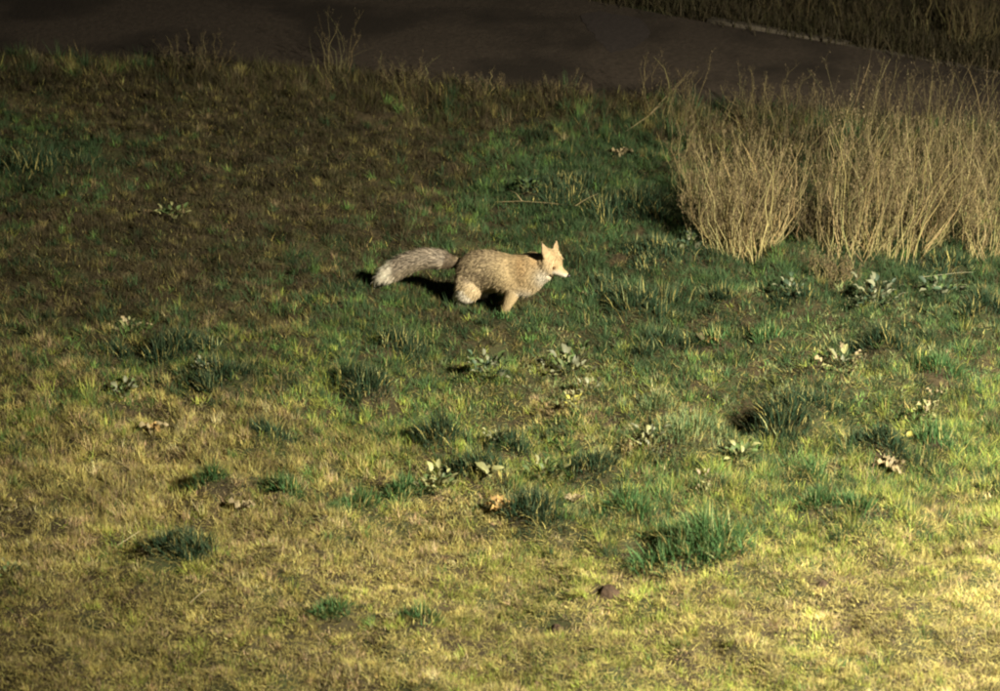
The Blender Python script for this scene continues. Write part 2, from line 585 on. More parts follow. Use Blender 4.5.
    lean = np.clip(.22 + flat[idx] + .25 * bl + .75 * (r / .06) + rng.normal(0, .38, m), 0.02, 1.5)
    W = (.0026 + .0022 * rng.random(m)) * (0.60 + 0.40 * by / 10.0) * np.where(bl, 2.2, 1.0)
    kill = bl & (rng.random(m) < .45)
    bx, by, bz, az, L, lean, W, idx, bl = [q_[~kill] for q_ in (bx, by, bz, az, L, lean, W, idx, bl)]
    m = len(bx)
    c = tc[idx] * rng.uniform(.78, 1.22, m)[:, None]
    stray = rng.random(m)
    c = np.where((stray < .13 - .11 * upper[idx])[:, None], STRAW * rng.uniform(.6, 1.2, m)[:, None], c)
    c = np.where((stray > .95)[:, None], BROWN * rng.uniform(.5, 1.2, m)[:, None], c)
    c = c * (1 + rng.normal(0, .06, (m, 3)))
    return spikes(np.stack([bx, by, bz], 1), az, L, lean, W, c)


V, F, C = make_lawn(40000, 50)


def thatch(n):
    """dead blades lying flat over the soil"""
    y = 9.0 + 10.4 * rng.random(n)
    x = rng.uniform(-1, 1, n) * (0.2135 * y + .45)
    px, py = to_px(x, y)
    ok = py > edge_y(px, NEAR_EDGE) + 2
    x, y, px, py = x[ok], y[ok], px[ok], py[ok]
    m = len(x)
    for cx0, cy0, r, _l in CLODS:
        qx, qy = ground_at(cx0, cy0)
        k = ((x - qx) ** 2 + (y - qy) ** 2) > (r * 1.1) ** 2
        x, y, px, py = x[k], y[k], px[k], py[k]
    m = len(x)
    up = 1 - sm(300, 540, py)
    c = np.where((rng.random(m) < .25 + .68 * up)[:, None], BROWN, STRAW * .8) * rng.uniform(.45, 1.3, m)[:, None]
    return spikes(np.stack([x, y, sheet_h(x, y) + .002], 1), rng.uniform(0, 6.28, m), rng.uniform(.025, .07, m), rng.uniform(1.2, 1.5, m), rng.uniform(.004, .008, m), c)


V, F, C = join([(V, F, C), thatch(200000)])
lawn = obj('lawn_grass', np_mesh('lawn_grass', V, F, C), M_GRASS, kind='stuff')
tag(lawn, 'short patchy lawn of straw and green grass', 'grass')


# sparse dim grass beyond the path
def far_grass(n):
    px = rng.uniform(600, 1200, n)
    py = edge_y(px, FAR_EDGE) - 2 - rng.random(n) ** 1.4 * 60
    q = np.array([ground_at(a, b) for a, b in zip(px, py)])
    idx = np.repeat(np.arange(n), 14)
    m = len(idx)
    bx, by = q[idx, 0] + rng.normal(0, .08, m), q[idx, 1] + rng.normal(0, .08, m) + .045
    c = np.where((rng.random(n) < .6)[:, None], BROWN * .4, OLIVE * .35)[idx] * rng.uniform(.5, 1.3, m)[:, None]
    return blades(np.stack([bx, by, ground_h(bx, by) - .01], 1), rng.uniform(0, 6.28, m), rng.uniform(.06, .22, m), rng.uniform(.1, 1.0, m), rng.uniform(.005, .009, m), c)


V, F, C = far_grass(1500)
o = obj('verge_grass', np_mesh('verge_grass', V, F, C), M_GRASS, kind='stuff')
tag(o, 'dim brown rough grass on the verge beyond the kerb', 'grass')

# ------------------------------------------------------------------ green tufts, each one a plant


def make_tuft(px, py, hw, L0, hue, label):
    x0, y0 = ground_at(px, py)
    R = hw / px_per_m(px, py) * 1.2
    root = thing('grass_tuft', label, 'grass tuft', (x0, y0, gh(x0, y0)), 'green tufts standing out of the lawn')
    NSUB = int(np.clip(R * 26, 3, 8))
    sub = np.column_stack([rng.uniform(-.85, .85, NSUB), rng.uniform(-.7, .7, NSUB), rng.uniform(.35, .75, NSUB), rng.uniform(.55, 1.25, NSUB), rng.uniform(0, 6.28, NSUB)])
    sub[0] = (0, 0, .7, 1.15, sub[0, 4])
    n = int(np.clip(R * R * 3.14 * 9500, 130, 2200))
    for part, m in (('green_blades', n), ('dry_blades', max(10, n // 9))):
        k = rng.integers(0, NSUB, m)
        a = rng.uniform(0, 2 * np.pi, m)
        rr = rng.random(m) ** .6
        rs_ = sub[k, 2] * R
        bx, by = x0 + sub[k, 0] * R + rs_ * rr * np.cos(a), y0 + sub[k, 1] * R + rs_ * .85 * rr * np.sin(a)
        bz = ground_h(bx, by)
        L = L0 * .66 * sub[k, 3] * (1 - .45 * rr ** 2) * rng.uniform(.4, 1.25, m)
        lean = np.clip(.25 + .65 * rr + rng.normal(0, .32, m), .02, 1.45)
        az = np.where(rng.random(m) < .55, a, sub[k, 4]) + rng.normal(0, .6, m)
        W = rng.uniform(.0036, .0062, m)
        if part == 'green_blades':
            base = [np.array([.019, .046, .021]), np.array([.044, .105, .031]), np.array([.090, .150, .062])][hue]
            c = base * rng.uniform(.55, 1.5, m)[:, None]
            if hue == 2:
                L *= .9
                W *= .8
            pale = rng.random(m) < (.05 if hue < 2 else .25)
            c = np.where(pale[:, None], np.array([.27, .30, .13]) * rng.uniform(.6, 1.2, m)[:, None], c)
        else:
            c = STRAW * rng.uniform(.5, 1.25, m)[:, None]
        base_p = np.stack([bx - x0, by - y0, bz - root.location.z - .005], 1)
        obj(part, np_mesh(part, *blades(base_p, az, L, lean, W, c, .12)), M_GRASS, parent=root, kind='stuff')


for t in TUFTS:
    make_tuft(*t)

# ------------------------------------------------------------------ broad-leaved weeds: every leaf a part


def leaf_mesh(name, L, W, c, curl=0.35, wav=0.1, n=6):
    V, F, C = [], [], []
    for i in range(n + 1):
        t = i / n
        w = W * (math.sin(math.pi * min(1, t * .93 + .07)) ** .8) * (1 - .25 * t)
        z = L * (.55 * t - curl * 1.2 * t * t)
        zz = wav * W * math.sin(i * 2.1)
        V += [(L * t, -w, z + w * .45 + zz), (L * t, 0, z), (L * t, w, z + w * .45 - zz)]
        C += [[k * (.9 if s else 1.2) for k in c] for s in (1, 0, 1)]
    for i in range(n):
        a = i * 3
        F += [(a, a + 3, a + 4, a + 1), (a + 1, a + 4, a + 5, a + 2)]
    me = np_mesh(name, V, F, np.array(C), smooth=True)
    return me


_LM = {}


def get_leaf(kind, v):
    key = (kind, v)
    if key not in _LM:
        cols = {'pale': (.34, .34, .15), 'green': (.13, .19, .065), 'grey': (.25, .26, .16), 'yellow': (.48, .44, .10), 'orange': (.52, .34, .13), 'straw': (.36, .29, .16), 'blue': (.08, .13, .075)}
        f = .48 + .17 * v
        c = tuple(k * f for k in cols[kind])
        dry = kind in ('orange', 'straw')
        me = leaf_mesh('leaf', 1.0, .30 if not dry else .27, c, curl=.30 + .12 * v, wav=.15 + (.5 if dry else 0))
        me.materials.append(M_LEAF)
        _LM[key] = me
    return _LM[key]


def make_weed(px, py, r_px, n, kinds, label, height=0.0, name='broadleaf_weed', cat='weed', group='broad-leaved weeds in the lawn', upr=.25):
    x0, y0 = ground_at(px, py)
    R = r_px / px_per_m(px, py)
    root = thing(name, label, cat, (x0, y0, gh(x0, y0) + .012), group)
    if height > 0:
        k = 5
        P = np.zeros((4, k, 3))
        for s in range(4):
            a = rng.uniform(0, 6.28)
            for j in range(k):
                t = j / (k - 1)
                P[s, j] = (math.cos(a) * R * .55 * t, math.sin(a) * R * .55 * t, height * t - .01)
        st = obj('stem', np_mesh('stem', *strips(P, np.full((4, k), .0022), np.tile([.2, .2, .08], (4, 1)))), M_DRY, parent=root)
    n = int(n * 2.8) if height > 0 else n
    for i in range(n):
        kind = kinds[i % len(kinds)]
        me = get_leaf(kind, random.randrange(3))
        o = obj('leaf', me, None, root)
        a = i * 2.399 + random.uniform(-.4, .4)
        L = (R * random.uniform(.55, 1.05)) if height == 0 else min(.06, R * .42) * random.uniform(.45, 1.15)
        z = 0.015 + height * random.random() * random.uniform(.6, 1.1)
        off = R * .85 * random.random() ** .7 if height > 0 else .01
        o.location = (math.cos(a) * off, math.sin(a) * off, z)
        o.rotation_euler = (random.uniform(-.5, .5), random.uniform(-.75, .1) * (1 if height else .6) - upr, a)
        o.scale = (L, L * random.uniform(.75, 1.25), L)
    return root


WEEDS = [
    (440, 492, 26, 15, ['pale', 'pale', 'green'], 'pale green bushy broad-leaved weed left of the spread rosette', .07),
    (489, 483, 17, 7, ['pale'], 'pale rosette of narrow spread leaves above the orange leaves', 0),
    (546, 474, 22, 11, ['pale', 'green'], 'yellowish broad-leaved weed right of the spread rosette', .05),
    (496, 440, 15, 8, ['pale', 'grey'], 'small pale weed between the three dark middle tussocks', .06),
    (489, 378, 26, 18, ['grey', 'green', 'blue'], 'grey-green leafy weed straight below the fox\'s body', .12),
    (568, 366, 30, 20, ['grey', 'green', 'pale'], 'tall grey-green leafy weed below and right of the fox', .15),
    (573, 410, 15, 9, ['yellow', 'pale'], 'bright yellow-green weed below the tall grey-green weed', .05),
    (876, 310, 30, 20, ['grey', 'grey', 'blue'], 'pale-leaved weed with whitish leaves under the tall dry stand', .13),
    (942, 304, 26, 14, ['grey', 'blue', 'green'], 'pale-leaved weed close to the right edge under the tall dry stand', .10),
    (843, 375, 26, 16, ['straw', 'grey', 'pale'], 'wilted pale weed above and right of the large shaggy mound', .07),
    (742, 460, 20, 11, ['pale', 'green'], 'pale weed at the foot of the feathery bush', .06),
    (650, 455, 20, 12, ['pale', 'grey'], 'pale upright weed at the left of the feathery bush', .12),
    (705, 498, 14, 9, ['straw', 'pale'], 'thin straw-coloured upright weed above the largest tussock', .13),
    (10, 583, 15, 9, ['green', 'pale'], 'bright green weed at the left picture edge', .05),
    (205, 380, 18, 9, ['grey', 'blue'], 'grey-leaved weed among dark tussocks in the dim left lawn', .06),
    (125, 393, 20, 11, ['grey', 'green'], 'grey-green weed below the small leftmost blue-green tuft', .05),
    (175, 222, 18, 9, ['green', 'pale'], 'yellowish weed alone in the dim brown lawn at left', .05),
    (530, 196, 20, 12, ['blue', 'green'], 'dark leafy weed at the left end of the fallen twig', .07),
    (690, 250, 22, 14, ['blue', 'grey', 'green'], 'dark shiny-leaved weed against the foot of the dense dry clump', .07),
    (790, 305, 20, 10, ['grey', 'blue'], 'grey-leaved weed above the faint green tuft', .06),
    (930, 418, 18, 10, ['pale', 'straw'], 'pale weed over the upright dark tuft at right', .08),
    (130, 330, 20, 10, ['pale', 'straw'], 'pale straw-leaved weed in the dim left lawn', .05),
    (590, 388, 16, 9, ['grey', 'pale'], 'small grey weed right of the yellow-green weed', .06),
]
for w in WEEDS:
    make_weed(*w[:6], height=w[6])
LEAVES = [
    (501, 514, 17, 9, ['orange'], 'curled orange dry leaves lying beside the wide blue-green tuft'),
    (573, 496, 12, 5, ['straw'], 'straw-pink dry leaves right of the broad-leaved weeds'),
    (906, 441, 10, 4, ['yellow'], 'yellow leaf lying under the dark tuft at right'),
    (620, 152, 13, 5, ['straw'], 'pale dry leaf by the near side of the path'),
    (588, 298, 9, 3, ['straw'], 'pale dry leaf on the ground in front of the fox'),
    (932, 396, 9, 3, ['straw'], 'whitish dry leaf just below the tuft near the right edge'),
    (890, 466, 16, 7, ['straw'], 'spread straw-coloured dead leaves below the dark hollow'),
    (152, 428, 15, 6, ['straw', 'orange'], 'tan dead leaves in the grass at left'),
    (240, 508, 15, 6, ['straw'], 'whitish dead leaves between two small left tufts'),
    (705, 345, 11, 4, ['orange', 'straw'], 'tan dry leaf lying beside the low green tuft'),
]
for w in LEAVES:
    make_weed(*w, height=0, name='dead_leaves', cat='dry leaf', group='dead leaves on the lawn', upr=-.05)

# ------------------------------------------------------------------ dry weed clumps


def make_dry(px, py, hw, H, n, spread, label, tone=1.0, twig=1.0, lean_x=0.0, arc=0.0):
    x0, y0 = ground_at(px, py)
    R = hw / px_per_m(px, py)
    z0 = gh(x0, y0)
    root = thing('dry_weed_clump', label, 'dry weeds', (x0, y0, z0), 'dry weed clumps by the path')
    K = 6
    a = rng.uniform(0, 2 * np.pi, n)
    r = np.sqrt(rng.random(n)) * R
    bx, by = r * np.cos(a), r * 1.0 * np.sin(a)
    bz = ground_h(x0 + bx, y0 + by) - z0 - .01
    h = H * (.5 + .55 * rng.random(n) ** 1.3)
    ox = bx / R * spread * H + rng.normal(0, .085 * H, n) + lean_x * H
    oy = by / R * spread * .6 * H + rng.normal(0, .06 * H, n)
    P = np.zeros((n, K, 3))
    jit = rng.normal(0, .014, (n, K, 2))
    bow = rng.normal(0, .085, n) * H + arc
    for j in range(K):
        t = j / (K - 1)
        s = t ** 1.25
        P[:, j, 0] = bx + ox * s + bow * np.sin(t * np.pi) + jit[:, j, 0] * (t > 0)
        P[:, j, 1] = by + oy * s + jit[:, j, 1] * (t > 0)
        P[:, j, 2] = bz + h * t * (1 - .06 * s)
    W = np.linspace(.0027, .0007, K)[None] * rng.uniform(.7, 1.35, n)[:, None]
    sc_ = np.array([.33, .275, .125]) * tone
    c = sc_ * rng.uniform(.6, 1.35, n)[:, None] * (1 + rng.normal(0, .05, (n, 3)))
    main = max(3, n // 12)
    pick = np.argsort(-W[:, 0])[:main]
    rest = np.setdiff1d(np.arange(n), pick)
    for i in pick:
        Wi = W[i:i + 1] * 1.25
        obj('stalk', np_mesh('stalk', *strips(P[i:i + 1], Wi, c[i:i + 1])), M_DRY, parent=root)
    obj('fine_stems', np_mesh('fine_stems', *strips(P[rest], W[rest], c[rest])), M_DRY, parent=root, kind='stuff')
    # side twigs and fine seed heads on the upper half of the stems
    m = int(n * 9 * twig)
    i = rng.integers(0, n, m)
    t = .18 + .82 * rng.random(m) ** .85
    seg = np.minimum((t * (K - 1)).astype(int), K - 2)
    f = t * (K - 1) - seg
    s0 = P[i, seg] * (1 - f)[:, None] + P[i, seg + 1] * f[:, None]
    L = rng.uniform(.04, .14, m) * (H / .8) * (1.25 - .6 * t)
    az = rng.uniform(0, 2 * np.pi, m)
    el = rng.uniform(.5, 1.35, m)
    d = np.stack([np.cos(az) * np.cos(el), np.sin(az) * np.cos(el), np.sin(el)], 1)
    T = np.zeros((m, 3, 3))
    for j, q in enumerate((0, .55, 1)):
        T[:, j] = s0 + d * (L * q)[:, None] + np.array([0, 0, .02]) * q * q
    cw = np.array([.165, .128, .064]) * tone * rng.uniform(.4, 1.2, m)[:, None]
    obj('side_twigs', np_mesh('side_twigs', *strips(T, np.tile([.0013, .0010, .0006], (m, 1)), cw)), M_DRY, parent=root, kind='stuff')
    q = int(m * 5)
    i = rng.integers(0, m, q)
    f = rng.uniform(.3, 1.0, q)
    b = T[i, 0] * (1 - f)[:, None] + T[i, 2] * f[:, None] + rng.normal(0, .008, (q, 3))
    cw = np.array([.135, .104, .056]) * tone * rng.uniform(.4, 1.4, q)[:, None]
    obj('seed_heads', np_mesh('seed_heads', *blades(b, rng.uniform(0, 6.28, q), rng.uniform(.008, .020, q), rng.uniform(.1, 1.3, q), rng.uniform(.003, .006, q), cw)), M_DRY, parent=root, kind='stuff')
    return root


DRY = [
    (742, 246, 36, .76, 230, .20, 'dense straw-coloured dry weed clump, fan-shaped, nearest to the fox', 1.3, 1.0, 0.0, 0.0),
    (692, 196, 15, .62, 34, .22, 'thin sparse dry stalks just left of the dense fan-shaped clump', .85, .6, -.03, 0.0),
    (812, 244, 14, .45, 36, .35, 'low dark brown dry clump between the dense clump and tall stand', .55, .8, 0.0, 0.0),
    (848, 250, 34, 1.02, 88, .12, 'tall dry weed stand at right, first clump after the dark gap', 1.2, 1.1, .02, .02),
    (898, 252, 26, 1.02, 66, .14, 'tall dry clump with curved pale stalk bases in the middle of stand', 1.2, 1.1, .09, .03),
    (940, 240, 24, .95, 62, .14, 'thin tall dry clump with green grass showing behind its stalks', 1.1, 1.0, .10, 0.0),
    (984, 258, 18, .95, 46, .16, 'rightmost tall dry clump cut by the right picture edge', 1.2, .9, .06, .02),
    (720, 172, 40, .60, 24, .15, 'brownish dry weeds directly behind the dense fan-shaped clump', .6, 1.0, 0.0, 0.0),
    (790, 188, 36, .80, 40, .12, 'brown dry weeds behind the dark gap in the stand', .5, 1.0, 0.0, 0.0),
    (858, 190, 40, .98, 62, .10, 'fine dry weeds in the back row behind the tall stand', .6, 1.0, 0.0, 0.0),
    (935, 190, 42, .98, 62, .10, 'fine brown dry weeds in the back row towards the right', .6, 1.0, .03, 0.0),
    (1000, 196, 40, .98, 52, .10, 'fine dry weeds of the back row at the right edge', .6, 1.0, .03, 0.0),
    (832, 280, 18, .20, 60, .30, 'short tuft of pale dry blades at the foot of the tall stand', 1.0, .4, 0.0, 0.0),
    (338, 76, 16, .62, 15, .18, 'few tall thin dry stalks standing before the path at upper left', .6, .5, .02, 0.0),
    (408, 84, 22, .26, 24, .4, 'short dry stalks on the path edge left of the picture centre', .7, .8, .03, 0.0),
    (482, 92, 24, .20, 26, .4, 'low pale dry fringe plant at the path edge in the centre', .8, .8, 0.0, 0.0),
    (560, 98, 24, .19, 24, .4, 'low dry fringe plant at the path edge right of centre', .8, .8, 0.0, 0.0),
    (190, 66, 34, .26, 34, .35, 'reddish brown dry fringe plant at the path edge at left', .55, .9, 0.0, 0.0),
    (668, 118, 22, .55, 22, .25, 'loose dry stalks where the path edge meets the weed stand', .65, .8, .03, 0.0),
    (770, 128, 40, .50, 44, .15, 'hazy dry weeds at the path edge behind the stand', .65, .9, 0.0, 0.0),
    (968, 44, 22, .62, 75, .10, 'brown dry reeds beyond the path in the upper right corner', .55, .8, 0.0, 0.0),
    (925, 32, 16, .5, 12, .25, 'few bare twiggy stalks beyond the kerb left of corner reeds', .6, .6, -.03, 0.0),
    (790, 14, 30, .4, 40, .3, 'dim dead brush beyond the kerb at the top of the picture', .4, .9, 0.0, 0.0),
    (868, 26, 30, .35, 40, .3, 'low dim dead brush beyond the kerb, right of the other brush', .4, .9, 0.0, 0.0),
]
for d in DRY:
    make_dry(*d)

# ------------------------------------------------------------------ fallen twigs


def make_twig(pts, label, r=.006, col=(.36, .28, .15), side=()):
    P = []
    for px, py, z in pts:
        x, y = ground_at(px, py)
        P.append((x, y, gh(x, y) + z))
    root_loc = Vector(P[0])
    A = np.array(P)[None] - np.array(root_loc)
    root = thing('fallen_twig', label, 'twig', root_loc)
    W = np.linspace(r, r * .4, len(P))[None]
    obj('main_stem', np_mesh('main_stem', *strips(A, W, np.array([col]))), M_DRY, parent=root)
    for i, dx, dy, dz in side:
        S = np.stack([A[0, i], A[0, i] + np.array([dx, dy, dz]) * .5 + .01, A[0, i] + np.array([dx, dy, dz])])[None]
        obj('side_stem', np_mesh('side_stem', *strips(S, np.array([[r * .6, r * .45, r * .25]]), np.array([col]))), M_DRY, parent=root)


make_twig([(496, 199, .03), (522, 204, .06), (548, 208, .05), (575, 212, .07), (603, 222, .05)], 'pale fallen twig lying in the grass behind the fox\'s back', .007,
          side=((2, .12, -.18, .02), (3, .16, .1, .05), (1, -.1, .1, .05)))
make_twig([(626, 131, .03), (648, 122, .08), (668, 112, .16), (690, 108, .30)], 'dry stick leaning up beside the weed stand near the path', .006,
          side=((1, .12, .02, .10), (2, .1, .0, .12)))
make_twig([(118, 545, .02), (140, 534, .035), (160, 530, .03)], 'small pale dry stalk lying left of the flattened tuft', .004, (.55, .46, .27))
make_twig([(190, 606, .02), (205, 600, .04), (214, 596, .03)], 'short pale stick lying in the grass near bottom left', .004, (.5, .42, .25))
make_twig([(918, 291, .12), (930, 294, .14), (958, 293, .15), (972, 292, .13)], 'pale dry stalk across the weed near the right edge', .004, (.5, .46, .3))


# ------------------------------------------------------------------ soil clods
for cx0, cy0, r, label in CLODS:
    x0, y0 = ground_at(cx0, cy0)
    nr, na = 9, 22
    V, F = [(0, 0, r * .5)], []
    for i in range(1, nr):
        for j in range(na):
            t, a = i / (nr - 1), j / na * 2 * math.pi
            rr = r * t * (1 + .22 * math.sin(a * 2 + cx0) + .12 * math.sin(a * 5 + 1))
            z = r * .55 * (1 - t ** 1.8) + r * .22 * (vnoise(np.array([math.cos(a) * t * 5 + 9]), np.array([math.sin(a) * t * 5 + cx0]), 4)[0] - .5) - .012 * t
            V.append((rr * math.cos(a), rr * .8 * math.sin(a), z))
    for j in range(na):
        F.append((0, 1 + j, 1 + (j + 1) % na, 1 + (j + 1) % na))
    tri = [(0, 1 + j, 1 + (j + 1) % na) for j in range(na)]
    quad = [(1 + i * na + j, 1 + (i + 1) * na + j, 1 + (i + 1) * na + (j + 1) % na, 1 + i * na + (j + 1) % na) for i in range(nr - 2) for j in range(na)]
    me = bpy.data.meshes.new('soil_clod')
    me.from_pydata(V, [], tri + quad)
    me.update()
    o = obj('soil_clod', me, M_CLOD, loc=(x0, y0, gh(x0, y0) + .004))
    tag(o, label, 'soil', 'soil clods in the bright grass')

# ------------------------------------------------------------------ the fox
# side view measured on the photograph: u to the right, v downwards (four units per pixel), y away from the camera
US, VS, YS, V0 = 656.0, 605.0, 254.0, 377.0


YAW = math.radians(32)                                    # the fox comes slightly towards the camera
CY, SY = math.cos(YAW), math.sin(YAW)
LAT = np.array([SY, CY, 0.0])                             # its far side


def P(u, v, l=0.0):
    x = (u - 560) / US
    s_ = (x - 65 / US - l * SY) / CY
    y = -s_ * SY + l * CY
    return np.array([x, y, (V0 - v - YS * y) / VS])


def crom(A, n):
    """smooth resampling of rows of A"""
    A = np.asarray(A, float)
    k = len(A)
    t = np.linspace(0, k - 1, n)
    out = []
    for q in t:
        i = min(int(q), k - 2)
        f = q - i
        p0, p1, p2, p3 = A[max(i - 1, 0)], A[i], A[i + 1], A[min(i + 2, k - 1)]
        out.append(.5 * (2 * p1 + (p2 - p0) * f + (2 * p0 - 5 * p1 + 4 * p2 - p3) * f * f + (3 * p1 - p0 - 3 * p2 + p3) * f ** 3))
    return np.array(out)


FV, FF = [], []


def loft(centers, wide, high, side=None, n=24, seg=20):
    """closed tube through centres; wide = half size along side vector, high = along the other"""
    A = crom(np.column_stack([centers, wide, high]), n)
    c, w, h = A[:, :3], np.maximum(A[:, 3], .002), np.maximum(A[:, 4], .002)
    tan = np.gradient(c, axis=0)
    tan /= np.linalg.norm(tan, axis=1)[:, None]
    s = LAT if side is None else np.asarray(side, float)
    o = len(FV)
    for i in range(n):
        si = s - tan[i] * (s @ tan[i])
        si /= np.linalg.norm(si)
        up = np.cross(si, tan[i])
        for j in range(seg):
            a = 2 * math.pi * j / seg
            FV.append(tuple(c[i] + si * (w[i] * math.cos(a)) + up * (h[i] * math.sin(a))))
    for i in range(n - 1):
        for j in range(seg):
            FF.append((o + i * seg + j, o + i * seg + (j + 1) % seg, o + (i + 1) * seg + (j + 1) % seg, o + (i + 1) * seg + j))
    FF.append(tuple(o + j for j in range(seg))[::-1])
    FF.append(tuple(o + (n - 1) * seg + j for j in range(seg)))


def from_outline(rows, inset=11.0):
    """rows (u, top v, bottom v, half width) -> loft data"""
    C, W, H = [], [], []
    for u, top, bot, w in rows:
        C.append(P(u, (top + bot) / 2))
        half = (bot - top) / 2 - inset
        W.append(w)
        H.append(math.sqrt(max(half ** 2 - (YS * w * CY) ** 2, 64.0)) / VS)
    return C, W, H


BONES = []                                                # region, a, b, radius: gives hair direction and coat


def bone(reg, a, b, r):
    BONES.append((reg, np.asarray(a), np.asarray(b), r))


# torso
loft(*from_outline([(440, 190, 262, .040), (452, 164, 286, .062), (476, 138, 300, .078), (510, 117, 298, .084), (550, 112, 292, .084), (600, 122, 298, .085),
                    (640, 132, 310, .086), (676, 140, 314, .080), (708, 146, 306, .070), (735, 152, 280, .055)]), n=34, seg=26)
bone('rump', P(640, 215), P(440, 220), .14)
bone('chest', P(735, 215), P(640, 220), .13)
# neck
HC = P(800, 172)
loft([P(660, 222), P(705, 212), P(745, 196), P(786, 184)], [.076, .078, .076, .068], [.125, .115, .100, .072], n=16, seg=22)
loft([P(690, 270), P(735, 252), P(764, 226), P(786, 208)], [.05, .05, .048, .038], [.05, .046, .036, .024], n=12)
bone('neck', P(790, 180), P(700, 215), .085)
# head
NOSE = P(868, 224)
fwd = NOSE - HC
HL = np.linalg.norm(fwd)
fwd = fwd / HL
rgt = np.array([-math.sin(YAW), -math.cos(YAW), 0.0])
upv = np.cross(rgt, fwd)
if upv[2] < 0:
    upv = -upv


def H(t, s=0.0, u=0.0):
    return HC + fwd * t + rgt * s + upv * u


st = [(-.070, .030, .032, -.006), (-.052, .055, .056, -.002), (-.022, .069, .072, .000), (.008, .071, .071, -.004), (.032, .060, .060, -.008), (.054, .044, .045, -.013), (.074, .032, .033, -.014), (.094, .0255, .0265, -.012), (HL - .018, .021, .021, -.008), (HL - .003, .010, .011, -.004)]
loft([H(t, 0, o) for t, w, h, o in st], [s[1] for s in st], [s[2] for s in st], side=rgt, n=26, seg=20)
for sd in (-1, 1):                                        # cheek ruffs
    loft([H(.030, sd * .030, -.022), H(.004, sd * .038, -.030), H(-.026, sd * .036, -.034), H(-.070, sd * .026, -.036)], [.020, .030, .032, .026], [.028, .040, .036, .018], side=rgt, n=10, seg=12)
bone('muzzle', H(HL), H(.05), .022)
bone('head', H(.05), H(-.05), .055)
# ears: flattened leaf-shaped cups
EAR = []
for sd, tipuv in ((1, (762, 95)), (-1, (822, 82))):
    b0 = H(-.022, sd * .044, .046)
    yt = b0[1] - .006 * sd
    tip = np.array([(tipuv[0] - 560) / US, yt, (V0 - tipuv[1] - YS * yt) / VS])
    ax = tip - b0
    e_s = rgt * 0.92 - fwd * (.40 if sd > 0 else .15)
    loft([b0 - ax * .12, b0 + ax * .15, b0 + ax * .45, b0 + ax * .75, tip], [.030, .033, .027, .015, .002], [.017, .013, .0090, .0065, .002], side=e_s, n=14, seg=14)
    bone('ear', b0 + ax * .1, tip, .022)
    EAR.append((b0, tip, np.cross(e_s, ax / np.linalg.norm(ax))))


def leg(reg, pts, rad, paw=True):
    loft(pts, rad, [r * 1.25 for r in rad], n=18, seg=12)
    if paw:
        e = np.asarray(pts[-1])
        loft([e + [-.018, 0, .006], e + [.005, 0, .004], e + [.030, 0, -.002], e + [.044, 0, -.005]], [.014, .020, .019, .008], [.014, .016, .013, .006], n=8, seg=12)
        bone(reg, e + [-.02, 0, .006], e + [.045, 0, -.005], .02)
    for a, b, r in zip(pts, pts[1:], rad):
        bone(reg, a, b, r)


# near front leg carries the weight; far one just ahead of it; hind legs mid-stride, near one drawn up
leg('foreleg', [P(664, 246, -.016), P(646, 300, -.042), P(628, 340, -.060), P(616, 368, -.062), P(612, 378, -.062)], [.056, .038, .025, .020, .018])
leg('foreleg', [P(680, 250, .020), P(652, 300, .058), P(630, 322, .058), P(612, 334, .058), P(602, 338, .058)], [.046, .033, .022, .018, .017])
leg('thigh', [P(496, 215, .0), P(478, 256, -.034), P(462, 282, -.052), P(440, 296, -.062)], [.076, .078, .066, .046], paw=False)
leg('hindfoot', [P(452, 294, -.066), P(430, 312, -.066), P(438, 336, -.066), P(446, 352, -.066)], [.040, .026, .018, .016])
leg('thigh', [P(500, 222, .045), P(534, 262, .060), P(536, 284, .060)], [.066, .052, .036], paw=False)
leg('hindfoot', [P(536, 282, .060), P(512, 302, .060), P(522, 318, .060), P(528, 326, .060)], [.032, .021, .017, .016])
# brush
TAIL = [(462, 150, 206, .034), (436, 142, 198, .032), (408, 134, 196, .038), (375, 121, 199, .050), (325, 109, 193, .057), (275, 111, 197, .058), (225, 126, 213, .057), (178, 150, 236, .054), (140, 176, 250, .048), (114, 206, 254, .034), (103, 230, 252, .014)]
tc = [P(u, (a + b) / 2, -.10 * (452 - u) / 353) for u, a, b, w in TAIL]
loft(tc, [w * .86 for *_, w in TAIL], [max((b - a) / 2 / US - .012, .008) for u, a, b, w in TAIL], n=34, seg=20)
for a, b, t in zip(tc, tc[1:], TAIL):
    bone('tail', a, b, t[3])

tmp = bpy.data.meshes.new('fox_raw')
tmp.from_pydata([tuple(v) for v in FV], [], FF)
tmp.update()
raw = bpy.data.objects.new('fox_raw', tmp)
COL.objects.link(raw)
m = raw.modifiers.new('r', 'REMESH')
m.mode = 'VOXEL'
m.voxel_size = .0072
m2 = raw.modifiers.new('s', 'SMOOTH')
m2.factor, m2.iterations = .5, 4
dg = bpy.context.evaluated_depsgraph_get()
body_me = bpy.data.meshes.new_from_object(raw.evaluated_get(dg))
bpy.data.objects.remove(raw)
body_me.name = 'body'
body_me.materials.clear()
nv = len(body_me.vertices)
co = np.zeros(nv * 3, np.float32)
body_me.vertices.foreach_get('co', co)
co = co.reshape(-1, 3).astype(float)

TAN = np.array([.45, .335, .185])
GREY = np.array([.33, .265, .17])
DARKB = np.array([.075, .052, .034])
CREAM = np.array([.52, .42, .26])
WHITE = np.array([.62, .56, .45])
RUST = np.array([.38, .23, .10])
TGREY = np.array([.37, .305, .23])


